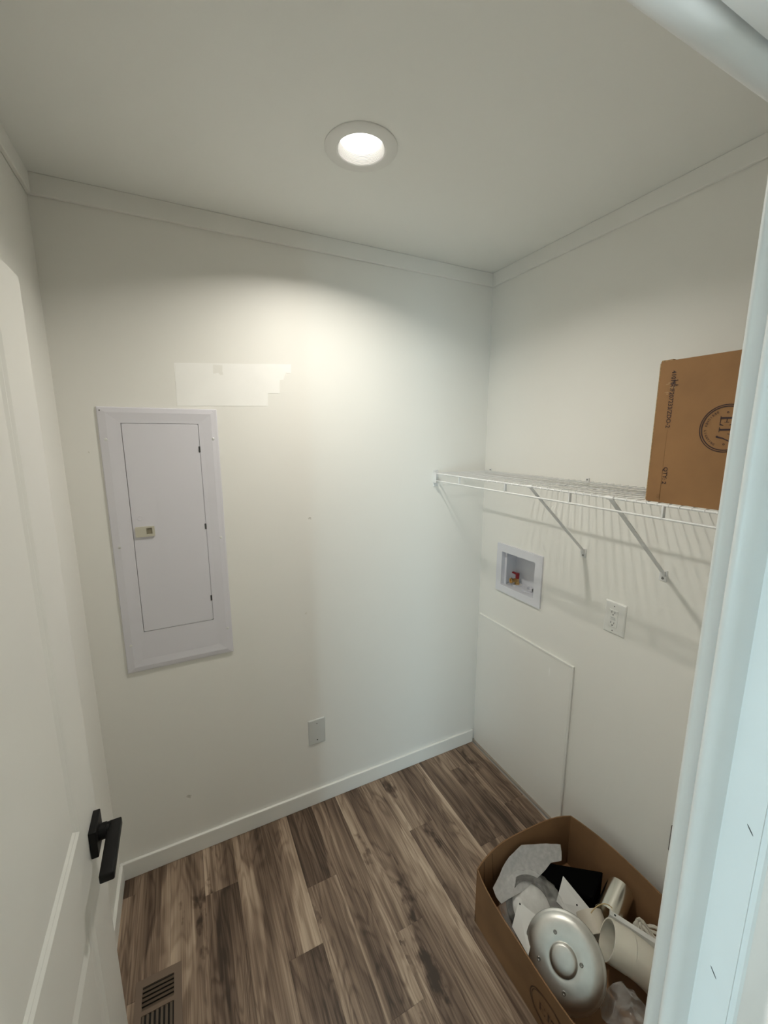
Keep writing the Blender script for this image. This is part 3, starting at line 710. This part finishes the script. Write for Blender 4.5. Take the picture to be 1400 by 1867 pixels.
for k, chh in enumerate(TXT):
    if chh == ' ': continue
    ang = -PI/2+(k-(len(TXT)-1)/2)*math.radians(7.6)
    rr = 0.0420
    px, py = rr*math.cos(ang), rr*math.sin(ang)
    tx, ty = -math.sin(ang), math.cos(ang); nx, ny = -math.cos(ang), -math.sin(ang)
    wl = 0.0008 if chh == 'I' else 0.0034
    letters('print_letter', chh, wl, 0.0046, lambda a, b_: pl_(px+(a-wl/2)*tx+b_*nx, py+(a-wl/2)*ty+b_*ny), logo, ca, M_ink)
random.seed(3)
bm = bmesh.new()
for k in range(13):
    yy = -1.029+random.gauss(0, 0.0035); zz = 1.826+random.gauss(0, 0.0045); a = random.uniform(-0.6, 0.6)+PI/2*(k % 2); L_ = random.uniform(0.004, 0.010)
    c, s = math.cos(a)*L_/2, math.sin(a)*L_/2; t_ = 0.0006
    bm.faces.new([bm.verts.new(on_face(yy+i*c-j*t_*math.sin(a), zz+i*s+j*t_*math.cos(a), 0.0009)) for i, j in ((-1, -1), (1, -1), (1, 1), (-1, 1))])
child('scribble', bm, M_ink, ca, ca)
bm = bmesh.new()
for k in range(12):
    yy = -1.030+random.gauss(0, 0.007); zz = 1.820+random.gauss(0, 0.008); a = random.uniform(-0.5, 0.5); L_ = random.uniform(0.004, 0.010)
    c, s = math.cos(a)*L_/2, math.sin(a)*L_/2; t_ = 0.0010
    bm.faces.new([bm.verts.new(on_face(yy+i*c-j*t_*math.sin(a), zz+i*s+j*t_*math.cos(a), 0.0008)) for i, j in ((-1, -1), (1, -1), (1, 1), (-1, 1))])
child('torn_paper', bm, M_scuff, ca, ca)

# ------------------------------------------------------------------ open carton on the floor
oca = thing('open_carton', 'open brown cardboard carton full of oddments on the floor by the right wall', 'box', (-0.33, -0.99, 0.0))
BX0, BX1, BY0, BY1, BZ = -0.566, -0.100, -0.722, -1.275, 0.222
def side(p, q, out, amt, n=16, nz=6, thick=0.004, top_in=(0, 0)):
    """one wall of the open box, bowed outwards towards its rim"""
    bm = bmesh.new(); p = Vector(p); q = Vector(q); out = Vector(out)
    def grid(off):
        g = []
        for j in range(nz+1):
            z = BZ*j/nz; row = []
            for i in range(n+1):
                t = i/n; f = (1-(2*t-1)**2)**0.8
                wv = 0.003*math.sin(9*t+2*j)*t*(1-t)*4*(z/BZ)
                v = p.lerp(q, t)+out*(amt*f*(z/BZ)**1.3+wv+off)
                row.append(bm.verts.new(Vector((v.x, v.y, z))))
            g.append(row)
        return g
    A = grid(0); B = grid(-thick)
    for j in range(nz):
        for i in range(n):
            bm.faces.new((A[j][i], A[j][i+1], A[j+1][i+1], A[j+1][i])); bm.faces.new((B[j][i], B[j+1][i], B[j+1][i+1], B[j][i+1]))
    for i in range(n):
        bm.faces.new((A[nz][i], A[nz][i+1], B[nz][i+1], B[nz][i])); bm.faces.new((A[0][i], B[0][i], B[0][i+1], A[0][i+1]))
    for j in range(nz):
        bm.faces.new((A[j][0], A[j+1][0], B[j+1][0], B[j][0])); bm.faces.new((A[j][n], B[j][n], B[j+1][n], A[j+1][n]))
    return bm
sides = [((BX0, BY1, 0), (BX0, BY0, 0), (-1, 0, 0), 0.030), ((BX0, BY0, 0), (BX1, BY0, 0), (0, 1, 0), 0.040),
         ((BX1, BY0, 0), (BX1, BY1, 0), (1, 0, 0), 0.030), ((BX1, BY1, 0), (BX0, BY1, 0), (0, -1, 0), 0.030)]
sobj = [child('carton_side', side(*s), M_cardi, oca, oca, smooth=True, angle=50) for s in sides]
bm = bmesh.new(); add_box(bm, (BX0+0.002, BY1+0.002, 0.0), (BX1-0.002, BY0-0.002, 0.005)); child('carton_base', bm, M_cardi, oca, oca)
# creases in the back side, and printing
bm = bmesh.new()
for t, sl in ((0.09, 0.10), (0.185, 0.04)):
    x = BX0+(BX1-BX0)*t
    pts = []
    for j in range(5):
        z = BZ*(0.55+0.43*j/4); tt = t+sl*(j-4)*0.02; f = (1-(2*tt-1)**2)**0.8
        pts.append(Vector((BX0+(BX1-BX0)*tt, BY0+0.040*f*(z/BZ)**1.3-0.0048, z)))
    add_tube(bm, pts, 0.0008, 5)
child('crease', bm, M_inkd, oca, oca)
def left_face(a, b_):                                     # outside of the left side: a towards -y, b up
    y = -1.052-a; z = 0.094+b_
    t = (y-BY1)/(BY0-BY1); f = (1-(2*t-1)**2)**0.8
    wv = 0.003*math.sin(9*t+2*(z/BZ*6))*t*(1-t)*4*(z/BZ)
    return Vector((BX0-0.030*f*(z/BZ)**1.3-wv-0.0016, y, z))
bm = bmesh.new(); ring_poly(bm, left_face, 0, 0, 0.062, 0.0655, 64); ring_poly(bm, left_face, 0, 0, 0.0565, 0.059, 64); serif_E17(bm, left_face, 0.030)
child('print_logo', bm, M_inkd, oca, oca)

# ------------------------------------------------------------------ contents of the open carton
def axis_M(c, n):
    F = frame_of((0, 0, 0), n).to_4x4(); F.translation = Vector(c); return F
# spun aluminium pan
pc = Vector((-0.460, -1.004, 0.150)); pn = Vector((-0.62, -0.31, 0.72)).normalized()
pan = thing('metal_pan', 'round spun aluminium canopy with a raised centre lying in the open carton', 'lamp part', pc)
Mp = axis_M((0, 0, 0), pn)
R_ = 0.1128
bm = bmesh.new()
add_lathe(bm, [(R_-0.003, -0.0045), (R_, -0.003), (R_+0.0008, 0.0), (R_-0.001, 0.003), (R_-0.005, 0.004), (R_-0.008, 0.0068), (R_-0.015, 0.0125), (R_-0.025, 0.0162), (0.078, 0.0172), (0.056, 0.0176), (0.0430, 0.0172),
               (0.0400, 0.0164), (0.0380, 0.0172), (0.0368, 0.0205), (0.0345, 0.0240), (0.0300, 0.0256), (0.015, 0.0262), (0, 0.0262), (0, 0.0247), (0.0300, 0.0241), (0.0355, 0.0192), (0.0400, 0.0149), (0.0780, 0.0157), (R_-0.016, 0.0105), (R_-0.010, 0.004)], Mp, 72)
obj('pan_shell', bm, M_alu, pan, smooth=True, angle=60)
for q in ((-0.4558, -0.9624, 0.1958), (-0.5210, -0.9640, 0.1398), (-0.4401, -1.046, 0.1733), (-0.5060, -1.0455, 0.1165)):
    bm = bmesh.new(); add_lathe(bm, [(0.0056, -0.0005), (0.0056, 0.0012), (0.0040, 0.0020), (0.0026, 0.0014), (0, 0.0014)], Matrix.Translation(Vector(q)-pc) @ Mp, 16)
    obj('rivet', bm, M_alud, pan, smooth=True)
# plastic elbow
ec = Vector((-0.311, -1.035, 0.170)); en = Vector((-0.651, 0.681, 0.335)).normalized()
el = thing('pipe_elbow', 'cream plastic pipe elbow with its open end facing up in the open carton', 'pipe', ec)
back = -en
p1 = back*0.062; side_ = Vector((0.62, -0.62, -0.48)).normalized()
path = [Vector((0, 0, 0)), back*0.03, p1]
cur = p1.copy()
for k in range(8):
    dk = back.lerp(Vector((0.42, -0.55, -0.72)), (k+1)/8).normalized(); cur = cur+dk*0.016; path.append(cur.copy())
bm = bmesh.new()
def open_tube(bm, pts, r_out, r_in, n=40):
    add_tube(bm, pts, r_out, n, caps=False); k0 = len(bm.verts)
    add_tube(bm, pts, r_in, n, caps=False)
    bm.verts.ensure_lookup_table(); m_ = len(pts)*n
    for base in (0, (len(pts)-1)*n):
        for k in range(n):
            bm.faces.new((bm.verts[k0-m_+base+k], bm.verts[k0-m_+base+(k+1) % n], bm.verts[k0+base+(k+1) % n], bm.verts[k0+base+k]))
open_tube(bm, path[:3], 0.0545, 0.0500)
obj('elbow_socket', bm, M_pvc, el, smooth=True, angle=40)
bm = bmesh.new(); open_tube(bm, [p1*0.99]+path[3:], 0.0535, 0.0495)
obj('elbow_bend', bm, M_pvc, el, smooth=True, angle=40)
# upright coupling behind
bm = bmesh.new(); open_tube(bm, [(-0.286, -0.988, 0.095), (-0.275, -0.962, 0.106), (-0.264, -0.936, 0.117)], 0.0450, 0.0410)
cp = tag(obj('pipe_coupling', bm, M_pvc2, smooth=True, angle=40), 'short beige plastic pipe coupling lying between the metal pan and the elbow', 'pipe')
# polished tin sleeve
bm = bmesh.new(); open_tube(bm, [(-0.110, -0.945, 0.135), (-0.16, -0.960, 0.128), (-0.214, -0.976, 0.118)], 0.0420, 0.0410)
tag(obj('tin_sleeve', bm, M_tin, smooth=True, angle=40), 'shiny metal sleeve lying behind the elbow in the open carton', 'duct')
# matt black housing
bm = bmesh.new(); add_prism(bm, [(-0.298, -0.742), (-0.112, -0.880), (-0.228, -0.925), (-0.322, -0.812)], fz, 0.010, 0.136)
bmesh.ops.bevel(bm, geom=bm.edges[:], offset=0.003, segments=2, affect='EDGES')
bh = tag(obj('black_housing', bm, M_blackbox), 'matt black box at the back of the open carton', 'lamp part')
# helper: thin folded sheet from a strip of points
def sheet(rows, thick, ripple=0.0, seed=0):
    bm = bmesh.new(); g0 = []; g1 = []
    nr = len(rows); nc = len(rows[0])
    for a in range((nr-1)*4+1):
        ra, rb = a//4, min(a//4+1, nr-1); ta = a/4-ra; r0_, r1_ = [], []
        for b_ in range((nc-1)*4+1):
            ca_, cb_ = b_//4, min(b_//4+1, nc-1); tb = b_/4-ca_
            P00, P01, P10, P11 = Vector(rows[ra][ca_]), Vector(rows[ra][cb_]), Vector(rows[rb][ca_]), Vector(rows[rb][cb_])
            v = P00.lerp(P01, tb).lerp(P10.lerp(P11, tb), ta)
            if ripple: v += ripple*mnoise.noise_vector(v*38+Vector((seed, 0, 0)))
            r0_.append(bm.verts.new(v))
        g0.append(r0_)
    for A, B in zip(g0, g0[1:]):
        for k in range(len(A)-1): bm.faces.new((A[k], A[k+1], B[k+1], B[k]))
    bmesh.ops.recalc_face_normals(bm, faces=bm.faces[:])
    bmesh.ops.solidify(bm, geom=bm.faces[:], thickness=thick)
    return bm
# white foam sheet along the back
bm = sheet([[(-0.516, -0.752, 0.150), (-0.435, -0.724, 0.186), (-0.345, -0.708, 0.196), (-0.240, -0.735, 0.174), (-0.186, -0.753, 0.162)],
            [(-0.520, -0.775, 0.142), (-0.440, -0.748, 0.162), (-0.340, -0.740, 0.166), (-0.245, -0.752, 0.157), (-0.196, -0.768, 0.150)],
            [(-0.515, -0.795, 0.134), (-0.430, -0.800, 0.138), (-0.330, -0.790, 0.140), (-0.260, -0.775, 0.140), (-0.215, -0.785, 0.138)]], 0.002, 0.0025, 1)
tag(obj('foam_sheet', bm, M_foam, smooth=True, angle=60), 'crumpled white foam wrapping sheet along the back of the open carton', 'packing')
# bagged trim plate: disc, dark ring, clear bag
bc = Vector((-0.418, -0.835, 0.105)); bn = Vector((-0.15, -0.42, 0.90)).normalized()
bm = bmesh.new(); add_lathe(bm, [(0.066, 0.0), (0.066, 0.003), (0.040, 0.014), (0.012, 0.018), (0, 0.018), (0, 0.0)], axis_M(bc, bn), 40)
tag(obj('trim_plate', bm, M_plate, smooth=True, angle=60), 'white domed plate packed in the clear plastic bag', 'lamp part')
bm = bmesh.new(); F = axis_M(bc+bn*0.002, bn)
ang0, n_ = 0.0, 22
pts = []
A = []
for k in range(n_+1):
    t = math.radians(20)+math.radians(200)*k/n_
    ring_ = [F @ Vector((rr*math.cos(t), rr*math.sin(t), h)) for rr, h in ((0.068, 0.0), (0.086, 0.0), (0.086, 0.014), (0.068, 0.016))]
    A.append([bm.verts.new(v) for v in ring_])
for a, b_ in zip(A, A[1:]):
    for k in range(4): bm.faces.new((a[k], a[(k+1) % 4], b_[(k+1) % 4], b_[k]))
bm.faces.new(A[0]); bm.faces.new(A[-1][::-1])
tag(obj('dark_collar', bm, M_grey, smooth=True, angle=40), 'dark grey curved collar around the plate in the clear bag', 'lamp part')
bm = bmesh.new(); bmesh.ops.create_icosphere(bm, subdivisions=5, radius=1.0)
for v in bm.verts:
    n = v.co.copy(); q = Vector((n.x*0.112, n.y*0.100, n.z*0.032))
    q += (0.010*mnoise.noise(n*2.3+Vector((4, 1, 0)))+0.005*mnoise.noise(n*6.5))*n
    v.co = q
bmesh.ops.transform(bm, matrix=axis_M(bc+bn*0.012, bn), verts=bm.verts[:])
tag(obj('plastic_bag', bm, M_bag, smooth=True, angle=180), 'clear crinkled plastic bag at the back left of the open carton', 'bag')
# white plate with punched hole, standing between bag and black box
def quad_plate(name, pts, thick, m, label, cat, holes=()):
    bm = bmesh.new(); P = [Vector(p) for p in pts]; n = (P[1]-P[0]).cross(P[3]-P[0]).normalized()
    if n.z < 0: n = -n
    A = [bm.verts.new(p) for p in P]; B = [bm.verts.new(p-n*thick) for p in P]
    bm.faces.new(A); bm.faces.new(B[::-1])
    for k in range(4): bm.faces.new((A[k], A[(k+1) % 4], B[(k+1) % 4], B[k]))
    o = tag(obj(name, bm, m), label, cat)
    for h in holes:
        bm = bmesh.new(); add_lathe(bm, [(0.0028, 0), (0.0028, 0.0007), (0, 0.0007)], axis_M(h, n), 12)
        obj('hole', bm, M_slot, o)
    return o
quad_plate('metal_plate', [(-0.272, -0.838, 0.160), (-0.277, -0.950, 0.158), (-0.318, -0.952, 0.112), (-0.328, -0.862, 0.112)], 0.002, M_plate,
           'flat white metal plate with one hole, beside the black box', 'lamp part', [(-0.2935, -0.915, 0.1405)])
quad_plate('bent_plate', [(-0.478, -0.833, 0.168), (-0.450, -0.888, 0.158), (-0.545, -0.945, 0.140), (-0.535, -0.865, 0.140)], 0.002, M_plate,
           'white bent metal plate wedged by the left side of the open carton', 'lamp part', [(-0.4795, -0.841, 0.1665), (-0.507, -0.868, 0.153)])
# white channel beside the elbow
bm = bmesh.new(); p = Vector((-0.262, -1.005, 0.205)); q = Vector((-0.150, -1.170, 0.165)); F = frame_of(p, q).to_4x4(); F.translation = p; L_ = (q-p).length
add_box(bm, (-0.008, -0.002, 0), (0.008, 0.0, L_), 0.0005, 1, F); add_box(bm, (-0.008, -0.022, 0), (-0.006, 0.0, L_), 0.0005, 1, F)
ch = tag(obj('metal_channel', bm, M_plate), 'narrow white metal channel lying along the elbow', 'lamp part')
bm = bmesh.new(); add_lathe(bm, [(0.003, 0), (0.003, 0.0006), (0, 0.0006)], Matrix.Translation(F @ Vector((0, 0.0001, 0.016))) @ axis_M((0, 0, 0), F.to_3x3() @ Vector((0, 1, 0))), 12)
obj('hole', bm, M_slot, ch)
# amber rubber band
bm = bmesh.new(); add_tube(bm, [ec+Vector((0.052*math.cos(t), 0.030*math.sin(t)+0.02, 0.052+0.008*math.sin(2*t)))*1.0 for t in [PI*0.05+PI*0.55*k/14 for k in range(15)]], 0.0016, 6)
tag(obj('rubber_band', bm, M_band, smooth=True), 'thin amber rubber band over the rim of the elbow', 'rubber band')
# hank of pale cord
hk = bmesh.new()
for k in range(6):
    o_ = Vector((-0.172+0.005*k, -1.070-0.003*k, 0.140+0.006*math.sin(k*2.1)))
    add_tube(hk, [o_+Vector((0.030*math.sin(2*PI*t/16)*0.7, 0.034*math.cos(2*PI*t/16), 0.014*math.sin(4*PI*t/16+k))) for t in range(17)], 0.0048, 7)
tag(obj('cord_hank', hk, M_cord, smooth=True), 'hank of pale cord behind the elbow at the right of the carton', 'cord')
# loose clear polythene at the near end
bm = sheet([[(-0.42, -1.085, 0.080), (-0.36, -1.095, 0.125), (-0.30, -1.125, 0.105)], [(-0.43, -1.14, 0.075), (-0.37, -1.15, 0.135), (-0.31, -1.17, 0.100)], [(-0.45, -1.23, 0.060), (-0.38, -1.23, 0.120), (-0.31, -1.235, 0.08)]], 0.0006, 0.022, 5)
tag(obj('polythene_sheet', bm, M_bag, smooth=True, angle=180), 'loose clear plastic sheet at the near end of the open carton', 'packing')

# ------------------------------------------------------------------ floor register
rg = thing('floor_register', 'brown metal floor register with louvre slats beside the open door', 'vent', (-1.568, -0.54, 0.0))
RX0, RX1, RY0, RY1 = -1.632, -1.503, -0.387, -0.690
ox0, ox1 = -1.6125, -1.525
banks = [(-0.410, -0.470), (-0.4835, -0.594), (-0.6075, -0.667)]
bm = bmesh.new()
holed_plate(bm, rrect(RX0, RX1, RY1, RY0, 0.002, 2), [[(ox0, b), (ox1, b), (ox1, a), (ox0, a)] for a, b in banks], fz, 0.0006, 0.0052)
child('register_frame', bm, M_reg, rg, rg)
bm = bmesh.new(); add_box(bm, (RX0+0.004, RY1+0.004, 0.0001), (RX1-0.004, RY0-0.004, 0.0007)); child('duct_shade_plate', bm, M_dark, rg, rg)  # dark plate standing in for the shade inside the duct
for i, (a, b) in enumerate(banks):
    if i != 1:
        n = 5
        for k in range(n):
            yc = a+(b-a)*(k+0.75)/n
            bm = bmesh.new(); add_box(bm, (ox0, -0.0052, -0.0006), (ox1, 0.0052, 0.0006), 0, 1, Matrix.Translation((0, yc, 0.0031)) @ Matrix.Rotation(math.radians(-22), 4, 'X'))
            child('slat', bm, M_regd, rg, rg)
    else:
        n = 7
        for k in range(n):
            xc = ox0+(ox1-ox0)*(k+0.40)/n
            bm = bmesh.new(); add_box(bm, (-0.0034, b, -0.0006), (0.0034, a, 0.0006), 0, 1, Matrix.Translation((xc, 0, 0.0031)) @ Matrix.Rotation(math.radians(24), 4, 'Y'))
            child('slat', bm, M_regd, rg, rg)
